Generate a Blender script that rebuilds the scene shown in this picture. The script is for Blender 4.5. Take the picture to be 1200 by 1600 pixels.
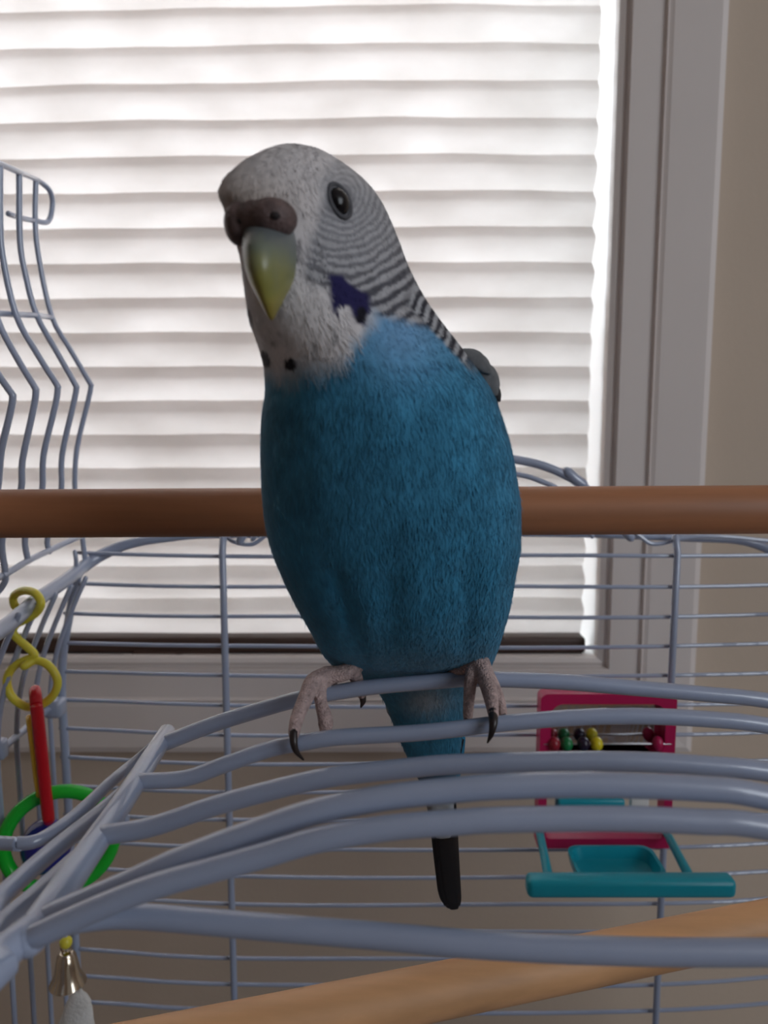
import bpy, bmesh, math, random
import numpy as np
from mathutils import Vector, Matrix

random.seed(4); rng = np.random.default_rng(7)
for o in list(bpy.data.objects): bpy.data.objects.remove(o)
S = bpy.context.scene; C = S.collection
# ------------------------------------------------------------------ camera
F = 1202.0; PITCH = math.radians(7.0); CZ = 1.25
cd = bpy.data.cameras.new('camera'); cam = bpy.data.objects.new('camera', cd); C.objects.link(cam)
cam.location = (0, 0, CZ); cam.rotation_euler = (math.pi/2 - PITCH, 0, 0)
cd.sensor_fit = 'VERTICAL'; cd.sensor_height = 24; cd.lens = F/1600*24; cd.clip_start = .005
cd.dof.use_dof = True; cd.dof.focus_distance = .20; cd.dof.aperture_fstop = 15
S.camera = cam
# ------------------------------------------------------------------ world, lights, exposure
w = bpy.data.worlds.new('world'); S.world = w; w.use_nodes = True
w.node_tree.nodes['Background'].inputs[0].default_value = (.90, .95, 1, 1)
w.node_tree.nodes['Background'].inputs[1].default_value = 5.7
def area(name, loc, target, size, power, col):
    l = bpy.data.lights.new(name, 'AREA'); l.shape = 'RECTANGLE'; l.size, l.size_y = size; l.energy = power; l.color = col
    o = bpy.data.objects.new(name, l); C.objects.link(o); o.location = loc
    o.rotation_euler = (Vector(target) - Vector(loc)).to_track_quat('-Z', 'Y').to_euler(); return o
area('room_fill_light', (1.6, -1.1, CZ+.6), (0, .2, CZ-.02), (1.2, 1.3), 20, (.86, .92, 1))  # added unseen lamp behind the camera, fills the bird's front
vs = S.view_settings; vs.view_transform = 'Standard'; vs.look = 'None'; vs.exposure = 0; vs.gamma = 1; vs.use_curve_mapping = False

# ------------------------------------------------------------------ pixel helpers
cp, sp = math.cos(PITCH), math.sin(PITCH)
def ray(x, y):
    a = (x-600)/F; b = (800-y)/F
    return np.array([a, cp + b*sp, -sp + b*cp])
def P(x, y, Y):                                # pixel on the upright plane at distance Y
    d = ray(x, y); v = d*(Y/d[1]); v[2] += CZ; return v
def PH(x, y, h):                               # pixel on the level plane h below the lens
    d = ray(x, y); v = d*(-h/d[2]); v[2] += CZ; return v

# ------------------------------------------------------------------ materials
MATS = {}
def mat(name, col, rough=.5, metal=0., noise=0., nscale=40., bump=0., bscale=200., spec=.5, trans=0., stretch=None, coat=0., sss=0.):
    if name in MATS: return MATS[name]
    m = bpy.data.materials.new(name); m.use_nodes = True; nt = m.node_tree; b = nt.nodes['Principled BSDF']
    b.inputs['Roughness'].default_value = rough; b.inputs['Metallic'].default_value = metal
    b.inputs['Specular IOR Level'].default_value = spec; b.inputs['Transmission Weight'].default_value = trans
    b.inputs['Coat Weight'].default_value = coat
    if sss: b.inputs['Subsurface Weight'].default_value = sss; b.inputs['Subsurface Radius'].default_value = (.002,.001,.001)
    tc = nt.nodes.new('ShaderNodeTexCoord'); mp = nt.nodes.new('ShaderNodeMapping')
    nt.links.new(tc.outputs['Object'], mp.inputs[0])
    if stretch: mp.inputs['Scale'].default_value = stretch
    n = nt.nodes.new('ShaderNodeTexNoise'); n.inputs['Scale'].default_value = nscale; n.inputs['Detail'].default_value = 5
    nt.links.new(mp.outputs[0], n.inputs['Vector'])
    r = nt.nodes.new('ShaderNodeValToRGB'); c = np.array(col)
    r.color_ramp.elements[0].position = .3; r.color_ramp.elements[1].position = .7
    r.color_ramp.elements[0].color = (*np.clip(c*(1-noise), 0, 1), 1); r.color_ramp.elements[1].color = (*np.clip(c*(1+noise), 0, 1), 1)
    nt.links.new(n.outputs[0], r.inputs[0]); nt.links.new(r.outputs[0], b.inputs['Base Color'])
    if bump:
        n2 = nt.nodes.new('ShaderNodeTexNoise'); n2.inputs['Scale'].default_value = bscale
        bp = nt.nodes.new('ShaderNodeBump'); bp.inputs['Strength'].default_value = bump; bp.inputs['Distance'].default_value = .001
        nt.links.new(mp.outputs[0], n2.inputs['Vector']); nt.links.new(n2.outputs[0], bp.inputs['Height']); nt.links.new(bp.outputs[0], b.inputs['Normal'])
    MATS[name] = m; return m
M_wire = mat('blue_white_enamel', (.33, .39, .53), .28, noise=.04, bump=.05, bscale=350, coat=.8, spec=.7)
M_wall = mat('beige_wall_paint', (.58, .48, .385), .85, noise=.03, nscale=6, bump=.15, bscale=250)
M_trim = mat('white_trim_paint', (.74, .68, .65), .45, noise=.02, nscale=10)
M_jamb = mat('white_jamb_paint', (.85, .85, .84), .5, noise=.01)
M_wood = mat('brown_dowel_wood', (.42, .18, .085), .45, noise=.28, nscale=60, stretch=(.12, 1.5, 1.5), bump=.1, bscale=120)
M_wood2 = mat('pale_dowel_wood', (.70, .39, .19), .5, noise=.2, nscale=70, stretch=(.12, 1.5, 1.5), bump=.08, bscale=120)
M_pink = mat('magenta_plastic', (.50, .012, .10), .3, noise=.03)
M_teal = mat('turquoise_plastic', (.008, .36, .47), .3, noise=.03)
M_mirror = mat('mirror_silver', (.80, .82, .85), .06, metal=1, noise=.01)
M_yel = mat('yellow_plastic', (.80, .72, .07), .3, noise=.03, sss=.3)
M_red = mat('red_plastic', (.52, .01, .02), .18, noise=.03)
M_orange = mat('amber_plastic', (.80, .50, .03), .25, noise=.03)
M_green = mat('green_plastic', (.012, .50, .035), .15, noise=.03)
M_blue = mat('indigo_plastic', (.02, .02, .23), .2, noise=.03)
M_steel = mat('bell_metal', (.70, .62, .50), .16, metal=1, noise=.06)
M_rod = mat('steel_rod', (.5, .5, .52), .3, metal=1)
M_chalk = mat('white_cuttlebone', (.72, .72, .70), .9, noise=.08, nscale=120, bump=.6, bscale=700)
M_railb = mat('brown_blind_rail', (.055, .028, .02), .5, noise=.06)
M_beads = [mat('bead_red', (.30, .012, .03), .3), mat('bead_green', (.01, .20, .06), .3), mat('bead_black', (.02, .012, .035), .3), mat('bead_yellow', (.78, .66, .02), .3)]
M_tray = mat('grey_tray_plastic', (.25, .27, .32), .5)
M_floor = mat('brown_floor_boards', (.22, .14, .09), .5, noise=.3, nscale=8, stretch=(.2, 2, 1))
M_ground = mat('red_brown_ground', (.62, .49, .43), .95, noise=.25, nscale=2)
M_glass = None
def glass():
    m = bpy.data.materials.new('window_glass'); m.use_nodes = True; nt = m.node_tree; nt.nodes.clear()
    o = nt.nodes.new('ShaderNodeOutputMaterial'); t = nt.nodes.new('ShaderNodeBsdfTransparent'); g = nt.nodes.new('ShaderNodeBsdfGlossy')
    g.inputs['Roughness'].default_value = .02; mx = nt.nodes.new('ShaderNodeMixShader'); mx.inputs[0].default_value = .06
    nt.links.new(t.outputs[0], mx.inputs[1]); nt.links.new(g.outputs[0], mx.inputs[2]); nt.links.new(mx.outputs[0], o.inputs[0]); return m
def fabric():
    m = bpy.data.materials.new('pleated_shade_fabric'); m.use_nodes = True; nt = m.node_tree; nt.nodes.clear()
    o = nt.nodes.new('ShaderNodeOutputMaterial'); tr = nt.nodes.new('ShaderNodeBsdfTranslucent'); df = nt.nodes.new('ShaderNodeBsdfDiffuse')
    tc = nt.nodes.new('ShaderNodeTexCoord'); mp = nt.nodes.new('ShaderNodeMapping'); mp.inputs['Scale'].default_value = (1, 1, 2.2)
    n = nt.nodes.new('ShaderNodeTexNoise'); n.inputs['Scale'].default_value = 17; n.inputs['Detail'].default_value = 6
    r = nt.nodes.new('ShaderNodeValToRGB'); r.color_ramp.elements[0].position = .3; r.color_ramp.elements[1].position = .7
    r.color_ramp.elements[0].color = (.50, .475, .455, 1); r.color_ramp.elements[1].color = (.66, .64, .625, 1)  # noise paints mottled light from outside into the fabric colour
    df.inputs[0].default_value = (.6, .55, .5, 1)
    mx = nt.nodes.new('ShaderNodeMixShader'); mx.inputs[0].default_value = .35
    nt.links.new(tc.outputs['Object'], mp.inputs[0]); nt.links.new(mp.outputs[0], n.inputs['Vector']); nt.links.new(n.outputs[0], r.inputs[0]); nt.links.new(r.outputs[0], tr.inputs[0])
    nt.links.new(tr.outputs[0], mx.inputs[1]); nt.links.new(df.outputs[0], mx.inputs[2]); nt.links.new(mx.outputs[0], o.inputs[0]); return m
def attr_mat(name, rough=.85, bump=.25):
    m = bpy.data.materials.new(name); m.use_nodes = True; nt = m.node_tree; b = nt.nodes['Principled BSDF']
    b.inputs['Roughness'].default_value = rough; b.inputs['Specular IOR Level'].default_value = .2
    b.inputs['Sheen Weight'].default_value = .15; b.inputs['Sheen Roughness'].default_value = .5
    a = nt.nodes.new('ShaderNodeAttribute'); a.attribute_name = 'plumage'
    tc = nt.nodes.new('ShaderNodeTexCoord'); mp = nt.nodes.new('ShaderNodeMapping'); mp.inputs['Scale'].default_value = (1.6, 1.6, .7)
    n = nt.nodes.new('ShaderNodeTexNoise'); n.inputs['Scale'].default_value = 420; n.inputs['Detail'].default_value = 4
    mr = nt.nodes.new('ShaderNodeMapRange'); mr.inputs[1].default_value = .25; mr.inputs[2].default_value = .75; mr.inputs[3].default_value = .84; mr.inputs[4].default_value = 1.12
    mu = nt.nodes.new('ShaderNodeMix'); mu.data_type = 'RGBA'; mu.blend_type = 'MULTIPLY'; mu.inputs[0].default_value = 1
    nt.links.new(tc.outputs['Object'], mp.inputs[0]); nt.links.new(mp.outputs[0], n.inputs['Vector']); nt.links.new(n.outputs[0], mr.inputs[0])
    nt.links.new(a.outputs['Color'], mu.inputs[6]); nt.links.new(mr.outputs[0], mu.inputs[7]); nt.links.new(mu.outputs[2], b.inputs['Base Color'])
    bp = nt.nodes.new('ShaderNodeBump'); bp.inputs['Strength'].default_value = bump; bp.inputs['Distance'].default_value = .0006
    nt.links.new(n.outputs[0], bp.inputs['Height']); nt.links.new(bp.outputs[0], b.inputs['Normal']); return m

# ------------------------------------------------------------------ mesh helpers
class MB:
    def __init__(s): s.v = []; s.f = []
    def add(s, v, f):
        n = len(s.v); s.v += [tuple(map(float, p)) for p in v]; s.f += [tuple(i+n for i in q) for q in f]; return s
    def box(s, lo, hi, bev=0.):
        x0, y0, z0 = lo; x1, y1, z1 = hi
        if bev:
            bm = bmesh.new(); bmesh.ops.create_cube(bm, size=1)
            for v in bm.verts: v.co = Vector(((x0+x1)/2+v.co.x*(x1-x0), (y0+y1)/2+v.co.y*(y1-y0), (z0+z1)/2+v.co.z*(z1-z0)))
            bmesh.ops.bevel(bm, geom=bm.edges[:], offset=bev, segments=3, affect='EDGES', profile=.5)
            bm.verts.index_update(); s.add([v.co[:] for v in bm.verts], [[v.index for v in f.verts] for f in bm.faces]); bm.free(); return s
        v = [(x, y, z) for x in (x0, x1) for y in (y0, y1) for z in (z0, z1)]
        return s.add(v, [(0,1,3,2), (4,6,7,5), (0,4,5,1), (2,3,7,6), (0,2,6,4), (1,5,7,3)])
    def tube(s, pts, r, seg=12, closed=False, res=0, rough=0., flat=1.):
        pts = [np.array(p, float) for p in pts]
        if np.isscalar(r): r = [r]*len(pts)
        if res: pts, r = smooth(pts, r, res, closed)
        n = len(pts); T = []
        for i in range(n):
            a = pts[(i-1) % n] if (closed or i) else pts[i]; b = pts[(i+1) % n] if (closed or i < n-1) else pts[i]
            d = b-a; T.append(d/(np.linalg.norm(d)+1e-12))
        up = np.array([0, 0, 1.]) if abs(T[0][2]) < .9 else np.array([0, 1., 0])
        u = np.cross(T[0], up); u /= np.linalg.norm(u); V = []; 
        for i in range(n):
            u = u - T[i]*np.dot(u, T[i]); u /= np.linalg.norm(u); w_ = np.cross(T[i], u)
            for k in range(seg):
                a = 2*math.pi*k/seg; q = r[i]*(1+rough*random.uniform(-1, 1))
                V.append(pts[i] + q*(math.cos(a)*u + flat*math.sin(a)*w_))
        Fc = []
        for i in range(n if closed else n-1):
            j = (i+1) % n
            for k in range(seg): Fc.append((i*seg+k, i*seg+(k+1) % seg, j*seg+(k+1) % seg, j*seg+k))
        if not closed:
            for e, sg in ((0, -1), (n-1, 1)):           # rounded ends
                b0 = len(V); ring = [V[e*seg+k] for k in range(seg)]; prev = [e*seg+k for k in range(seg)]
                for sc, dp in ((.75, .6), (.35, .92)):
                    cur = [b0+k for k in range(seg)]
                    for k in range(seg): V.append(pts[e] + (ring[k]-pts[e])*sc + T[e]*sg*r[e]*dp)
                    for k in range(seg):
                        q = (prev[k], prev[(k+1) % seg], cur[(k+1) % seg], cur[k]); Fc.append(q if sg > 0 else q[::-1])
                    prev = cur; b0 += seg
                Fc.append(tuple(prev) if sg > 0 else tuple(prev[::-1]))
        return s.add(V, Fc)
    def ball(s, c, rad, seg=20, rings=12, R=None):
        V = []; Fc = []
        for i in range(rings+1):
            th = math.pi*i/rings
            for k in range(seg):
                a = 2*math.pi*k/seg; p = np.array([math.sin(th)*math.cos(a)*rad[0], math.sin(th)*math.sin(a)*rad[1], math.cos(th)*rad[2]])
                if R is not None: p = np.array(R) @ p
                V.append(np.array(c)+p)
        for i in range(rings):
            for k in range(seg): Fc.append((i*seg+k, (i+1)*seg+k, (i+1)*seg+(k+1) % seg, i*seg+(k+1) % seg))
        return s.add(V, Fc)
    def lathe(s, c, prof, seg=28):
        V = []; Fc = []
        for (r, z) in prof:
            for k in range(seg):
                a = 2*math.pi*k/seg; V.append((c[0]+r*math.cos(a), c[1]+r*math.sin(a), c[2]+z))
        for i in range(len(prof)-1):
            for k in range(seg): Fc.append((i*seg+k, i*seg+(k+1) % seg, (i+1)*seg+(k+1) % seg, (i+1)*seg+k))
        return s.add(V, Fc)
    def build(s, name, m, parent=None, smooth_=True, merge=False, origin=None):
        me = bpy.data.meshes.new(name)
        me.from_pydata(s.v, [], s.f); me.validate(); me.update()
        bm = bmesh.new(); bm.from_mesh(me)
        if merge: bmesh.ops.remove_doubles(bm, verts=bm.verts, dist=1e-6)
        bmesh.ops.recalc_face_normals(bm, faces=bm.faces[:]); bm.to_mesh(me); bm.free()
        if smooth_:
            for p in me.polygons: p.use_smooth = True
            try: me.set_sharp_from_angle(angle=math.radians(42))
            except Exception: pass
        me.materials.append(m); o = bpy.data.objects.new(name, me); C.objects.link(o)
        if parent is not None: put(o, parent)
        return o
def put(o, parent):
    o.parent = parent; o.matrix_parent_inverse = parent_world(parent).inverted()
def parent_world(p):
    m = Matrix.Translation(p.location)
    return m if p.parent is None else parent_world(p.parent) @ p.matrix_parent_inverse @ m
def smooth(pts, r, res, closed=False):
    n = len(pts); out = []; ro = []
    rng_ = range(n) if closed else range(n-1)
    for i in rng_:
        g = lambda k: pts[k % n] if closed else pts[min(max(k, 0), n-1)]
        p0, p1, p2, p3 = g(i-1), g(i), g(i+1), g(i+2)
        if not closed and i == 0: p0 = 2*p1-p2
        if not closed and i == n-2: p3 = 2*p2-p1
        for k in range(res):
            t = k/res
            out.append(.5*((2*p1)+(-p0+p2)*t+(2*p0-5*p1+4*p2-p3)*t*t+(-p0+3*p1-3*p2+p3)*t**3)); ro.append(r[i]*(1-t)+r[(i+1) % n]*t)
    if not closed: out.append(pts[-1]); ro.append(r[-1])
    return out, ro
def thing(name, label, cat, loc, group=None):
    o = bpy.data.objects.new(name, None); C.objects.link(o); o.location = loc; o.empty_display_size = .01; return tag(o, label, cat, group)
def tag(o, label=None, cat=None, group=None, kind=None):
    if label: o['label'] = label
    if cat: o['category'] = cat
    if group: o['group'] = group
    if kind: o['kind'] = kind
    return o
def z(h): return CZ + h

# ================================================================== ROOM
WY = .512                                            # face of the window wall
WX0, WX1, WZ0, WZ1 = -.80, .146, z(-.163), z(.62)    # window opening
RX0, RX1, RY0, RH = -1.9, 1.9, -2.6, 2.45
m = MB()
for lo, hi in (((RX0, WY, 0), (WX0-.011, WY+.14, RH)), ((WX1+.011, WY, 0), (RX1, WY+.14, RH)), ((WX0-.011, WY, 0), (WX1+.011, WY+.14, WZ0-.011)), ((WX0-.011, WY, WZ1+.011), (WX1+.011, WY+.14, RH))): m.box(lo, hi)
tag(m.build('wall_back', M_wall, smooth_=False), 'beige painted wall around the window', kind='structure')
tag(MB().box((RX0-.1, RY0, 0), (RX0, WY, RH)).build('wall_left', M_wall, smooth_=False), 'beige painted side wall', kind='structure')
tag(MB().box((RX1, RY0, 0), (RX1+.1, WY, RH)).build('wall_right', M_wall, smooth_=False), 'beige painted side wall', kind='structure')
tag(MB().box((RX0, RY0-.1, 0), (RX1, RY0, RH)).build('wall_front', M_wall, smooth_=False), 'beige painted wall facing the window', kind='structure')
tag(MB().box((RX0-.1, RY0-.1, -.1), (RX1+.1, WY+.14, 0)).build('floor', M_floor, smooth_=False), 'brown wooden floor', kind='structure')
tag(MB().box((RX0-.1, RY0-.1, RH), (RX1+.1, WY+.14, RH+.1)).build('ceiling', M_trim, smooth_=False), 'white ceiling', kind='structure')
tag(MB().box((-8, WY+.14, -.35), (8, 12, -.3)).build('ground', M_ground, smooth_=False), 'red brown ground outside the window', kind='structure')
tag(MB().box((.75, .95, -.3), (.95, 4.5, 2.6)).build('wall_blocker_right', mat('pink_blocker', (.42, .24, .19), .9, noise=.2, nscale=4), smooth_=False), 'unseen pinkish wall added to warm and darken the blind at right', kind='structure')  # unseen, added outside to tint and dim the blind's right side
tag(MB().box((-3, 1.0, -.3), (.74, 1.06, CZ+.16)).build('wall_blocker_low', mat('brown_blocker', (.36, .22, .17), .9, noise=.2, nscale=6), smooth_=False), 'unseen brown wall added to darken the lower blind', kind='structure')  # unseen, added outside to cut the daylight on the lower blind
# casing: profile (offset from opening edge, depth towards room)
prof = [(-.002, 0), (-.002, .008), (.0012, .0095), (.0022, .0065), (.0045, .0065), (.0055, .011), (.0245, .012), (.0258, .0145), (.0272, .012), (.030, .0135), (.058, .016), (.062, .0145), (.063, 0)]
def corner(o, q):
    x = WX0-o if q in (0, 3) else WX1+o; zz = WZ0-o if q in (0, 1) else WZ1+o
    return x, zz
for i, (q0, q1, lab) in enumerate(((1, 2, 'white moulded casing at the side of the window'), (0, 1, 'white moulded casing under the window'), (2, 3, 'white casing above the window'), (3, 0, 'white casing at the far side of the window'))):
    m = MB(); V = []
    for q in (q0, q1):
        for (o_, d_) in prof: x_, z_ = corner(o_, q); V.append((x_, WY-d_, z_))
    n = len(prof); m.add(V, [(k, (k+1) % n, n+(k+1) % n, n+k) for k in range(n)] + [tuple(range(n)), tuple(range(2*n-1, n-1, -1))])
    tag(m.build('trim_%d' % (i+1), M_trim, smooth_=False), lab, kind='structure')
win = MB(); t_ = .012; J = WY+.13
for lo, hi in (((WX0-t_, WY-.003, WZ0-t_), (WX0, J, WZ1+t_)), ((WX1, WY-.003, WZ0-t_), (WX1+t_, J, WZ1+t_)), ((WX0, WY-.003, WZ0-t_), (WX1, J, WZ0)), ((WX0, WY-.003, WZ1), (WX1, J, WZ1+t_))): win.box(lo, hi)
win = tag(win.build('window_1', M_jamb, smooth_=False), 'window with white painted jamb behind the shade', kind='structure')
m = MB(); s_ = .014
for lo, hi in (((WX0, J-.03, WZ0), (WX0+s_, J, WZ1)), ((WX1-s_*.3, J-.03, WZ0), (WX1, J, WZ1)), ((WX0, J-.03, WZ0), (WX1, J, WZ0+s_)), ((WX0, J-.03, WZ1-s_), (WX1, J, WZ1))): m.box(lo, hi, .002)
m.build('window_sash', M_jamb, win)
MB().box((WX0, J-.016, WZ0), (WX1, J-.012, WZ1)).build('window_pane', glass(), win, smooth_=False)

# ------------------------------------------------------------------ pleated blind
BY = .524; BX0, BX1 = -.795, .1385; PIT = .0228; BZ0 = z(-.1515)
bl = thing('window_blind', 'off-white pleated window shade glowing with daylight behind the budgie', 'blind', (-.33, BY, BZ0-.01))
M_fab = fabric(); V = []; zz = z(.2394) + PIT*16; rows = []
while zz > BZ0 + .004:
    for (fz, dy) in ((0, .0040), (.06, .0030), (.30, -.0016), (.42, -.0018), (.80, .0006)):
        q = zz - fz*PIT
        if q > BZ0: rows.append((q, dy))
    zz -= PIT
rows.append((BZ0, .004)); NX = 60; m = MB()
zmid = z(.1)
for (q, dy) in rows:
    for k in range(NX+1):
        f = k/NX; X = BX0 + (BX1-BX0)*f
        sag = .0009*math.sin(X*31+q*9) + .0006*math.sin(X*77+q*140)
        bow = .085*max(0, -X-.02)**1 * max(0, q-z(.05))*-1*1.2
        V.append((X + .0004*math.sin(q*300), BY+dy+.0008*math.sin(X*40+q*60), q + sag*.35 + bow))
Fc = [(i*(NX+1)+k, i*(NX+1)+k+1, (i+1)*(NX+1)+k+1, (i+1)*(NX+1)+k) for i in range(len(rows)-1) for k in range(NX)]
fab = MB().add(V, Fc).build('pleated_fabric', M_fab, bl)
MB().box((BX0, BY-.009, BZ0-.0105), (BX1+.0008, BY+.009, BZ0+.001), .0025).build('bottom_rail', M_railb, bl)
# pull tab under the rail
m = MB(); xs = np.linspace(-1, 1, 25); V = []
c0 = P(280, 1022, BY-.009)
for u in xs:
    for (dy, dz) in ((0, .003), (-.0035, .002), (-.0035, -.0055*(1-u*u)), (0, -.0065*(1-u*u))): V.append((c0[0]+u*.031, c0[1]+dy, c0[2]+dz))
m.add(V, [(i*4+k, i*4+(k+1) % 4, (i+1)*4+(k+1) % 4, (i+1)*4+k) for i in range(24) for k in range(4)] + [(0,1,2,3), (99,98,97,96)])
tab = m.build('pull_tab', M_railb, bl)
MB().ball((c0[0]+.001, c0[1]-.003, c0[2]+.0005), (.0035, .0018, .0015)).build('tab_screw', M_railb, tab)

# ================================================================== CAGE
cage = thing('bird_cage', 'open-topped bird cage of pale blue-white enamelled wire beside the window', 'cage', (.03, .21, 0))
LX, RX, BYc, FYc = -.169, .234, .385, .02            # lower walls
RIMZ = z(-.080); BOT = z(-.46)
def by(X): return .385 - .0085*max(0, 1-((X-.0325)/.19)**4)
# rim (left rail, arched back rail, right rail, front rail)
rimL = [P(-250, 1130, .21), P(-120, 1062, .25), P(0, 985, .2985), P(60, 936, .3335), P(105, 905, .362), P(132, 884, .380), P(165, 864, .3875), P(205, 849, .3885), P(260, 841, .387), P(330, 836, .386)]
rr = [.0033]*5 + [.0032, .003, .0026, .0021, .0018]
backmid = [(-.02, BYc, z(-.0585)), (.0325, BYc, z(-.058)), (.10, BYc, z(-.0585)), (.150, BYc, z(-.0605)), (.185, .3885, z(-.063)), (.207, .383, z(-.072)), (.218, .36, z(-.078))]
rim = MB().tube([(-.152, .02, z(-.086)), (-.1525, .12, z(-.086))] + rimL + backmid + [(.219, .28, RIMZ), (.219, .12, RIMZ), (.219, .04, RIMZ), (.20, .02, RIMZ), (-.13, .02, z(-.086))], [.0033]*2 + rr + [.0018]*3 + [.0019, .0022, .0028] + [.0033]*6, 14, res=6).build('top_rim', M_wire, cage)
# back panel: upright wires carry the level wires
panel = None
for X in (-.0798, .1448, LX+.002, RX-.002):
    yb = by(X)-.003; pm_ = MB()
    if X in (-.0798, .1448): pm_.tube([(X, yb+.003, z(-.059)), (X, yb, z(-.066)), (X, yb, z(-.2)), (X+(.0005), yb, BOT)], .0018, 10)
    else: pm_.tube([(X*.93 if X < 0 else X-.016, BYc, z(-.078)), (X*.965 if X < 0 else X-.006, BYc, z(-.10)), (X, BYc, z(-.135)), (X, BYc, z(-.2)), (X, BYc, BOT)], .0022, 10, res=4)
    po = pm_.build('upright_wire' if panel else 'back_panel', M_wire, panel or cage); panel = panel or po
zs = [-.385*(.1772+.0403*k) for k in range(0, 25)]
for k, h in enumerate(zs):
    ins = max(0, (.135+h)/.06)**1.5*.012
    x0, x1 = LX+ins, RX-ins
    pts = [(x0+(x1-x0)*i/16, 0, 0) for i in range(17)]
    pts = [(X, by(X), z(h)+.0004*math.sin(X*25+k)) for X, _, _ in pts]
    MB().tube(pts, .00105, 8).build('level_wire', M_wire, panel)
# small wavy wires hooked under the back rim
for (pp) in ([(350, 836), (362, 845), (378, 850), (395, 850), (408, 842), (416, 834)], [(985, 828), (1000, 838), (1016, 849), (1035, 849), (1062, 842), (1100, 838), (1150, 840), (1200, 845), (1260, 846)]):
    MB().tube([P(x, y, .380) for x, y in pp], .0011, 8, res=4).build('wavy_wire', M_wire, panel)
# arched hoops on the back rim
for pp, r_ in (([(375, 845), (400, 800), (440, 750), (510, 722), (580, 711), (660, 706), (740, 709), (810, 719), (852, 729), (890, 746), (912, 760), (950, 800), (985, 840)], .0022), ([(395, 842), (430, 800), (480, 760), (560, 742), (660, 736), (760, 737), (812, 742), (845, 752), (880, 772), (925, 838)], .0013)):
    MB().tube([P(x, y, .372) for x, y in pp], r_, 10, res=4).build('back_hoop', M_wire, panel)
MB().tube([P(886, 738, .3715), P(897, 748, .3715), P(910, 757, .3715)], .0028, 10).build('hoop_joint', M_wire, panel)
# left, right and front wire walls
for side, X0, X1 in (('left', -.1525, LX), ('right', .219, RX)):
    sp_ = MB().tube([(X1, BYc, z(-.146)), (X1, .2, z(-.144)), (X1, .02, z(-.144))], .0016, 8).build('side_panel', M_wire, cage)
    MB().tube([(X1, BYc, z(-.36)), (X1, .02, z(-.36))], .0016, 8).build('level_wire', M_wire, sp_)
    for k in range(20):
        Y = .3745-.0178*k
        top = -.080 if Y > .3 else -.0845
        if side == 'left' and Y > .30: pts = [(X0+.003, Y+.004, z(top)), (X0-.004, Y+.002, z(-.096)), (X0-.012, Y, z(-.118)), (X1, Y, z(-.145)), (X1, Y, z(-.2)), (X1, Y, BOT)]
        else: pts = [(X0, Y, z(top)), (X0+(X1-X0)*.4, Y, z(-.10)), (X1, Y, z(-.14)), (X1, Y, z(-.2)), (X1, Y, BOT)]
        MB().tube(pts, .00125, 8, res=4).build('upright_wire', M_wire, sp_)
    if side == 'left':
        MB().box((X1-.003, .320, z(-.149)), (X1+.003, .326, z(-.140)), .0015).build('side_clip', M_wire, sp_)
        MB().box((X1-.003, .372, z(-.151)), (X1+.006, .382, z(-.142)), .002).build('side_clip', M_wire, sp_)
fp = MB().tube([(LX, .02, z(-.146)), (RX, .02, z(-.146))], .0016, 8).build('front_panel', M_wire, cage)
MB().tube([(LX, .02, z(-.36)), (RX, .02, z(-.36))], .0016, 8).build('level_wire', M_wire, fp)
for k in range(22):
    X = LX + (RX-LX)*k/21
    MB().tube([(X*.9, .02, z(-.085)), (X, .02, z(-.125)), (X, .02, BOT)], .00125, 8).build('upright_wire', M_wire, fp)
MB().box((LX-.012, .005, BOT-.06), (RX+.012, BYc+.012, BOT+.005), .008).build('base_tray', M_tray, cage)
for X in (LX+.015, RX-.015):
    for Y in (.03, BYc-.015): MB().tube([(X, Y, .004), (X, Y, BOT-.055)], .009, 12).build('stand_leg', M_tray, cage)
# lifted roof panel the bird stands on
HF = .0753; FXL = -.0515; FXR = .118
def arch(pts, Y, dy=0):
    q = [P(x, y, Y) for x, y in pts]
    q[0] = np.array([FXL+.0008, Y, z(-HF+.0006)])
    X1 = q[-1][0]; z1 = q[-1][2]; zend = z(-HF+.0006); s0 = .0055
    q += [np.array([X1+(FXR-X1)*.5, Y, z1-(z1-zend)*.38]), np.array([FXR-.0008, Y, zend])]
    return q
roof = MB().tube([(FXL-.0002, .1755, z(-HF+.0008)), (FXL, .14, z(-HF)), (FXL-.0003, .1035, z(-HF-.0002))], [.0021, .0023, .0026], 14).build('roof_panel', M_wire, cage)
MB().tube([(FXR, .1755, z(-HF)), (FXR, .102, z(-HF))], .0022, 14).build('side_rail', M_wire, roof)
A1 = [(270, 1163), (330, 1133), (400, 1111), (468, 1092), (530, 1081), (585, 1073), (677, 1065), (731, 1061), (787, 1062), (885, 1066), (990, 1075), (1095, 1084), (1200, 1095)]
A2 = [(225, 1232), (290, 1216), (350, 1195), (420, 1171), (475, 1160), (530, 1152), (640, 1146), (713, 1139), (780, 1131), (885, 1122), (990, 1119), (1095, 1123), (1200, 1134)]
A3 = [(165, 1318), (233, 1293), (333, 1260), (420, 1236), (512, 1215), (640, 1200), (713, 1194), (860, 1190), (990, 1190), (1095, 1196), (1200, 1206)]
A4 = [(85, 1443), (200, 1380), (283, 1343), (400, 1299), (493, 1268), (603, 1246), (713, 1234), (780, 1229), (920, 1226), (1095, 1232), (1200, 1246)]
A5 = [(70, 1455), (160, 1416), (250, 1382), (400, 1340), (493, 1313), (603, 1294), (713, 1285), (780, 1281), (955, 1279), (1095, 1284), (1200, 1293)]
for pts, Y, r_ in ((A1, .170, .0018), (A2, .151, .0017), (A3, .1305, .0018), (A4, .1074, .0019), (A5, .1032, .0018)):
    MB().tube(arch(pts, Y), r_, 14, res=5).build('arched_wire', M_wire, roof)
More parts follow.
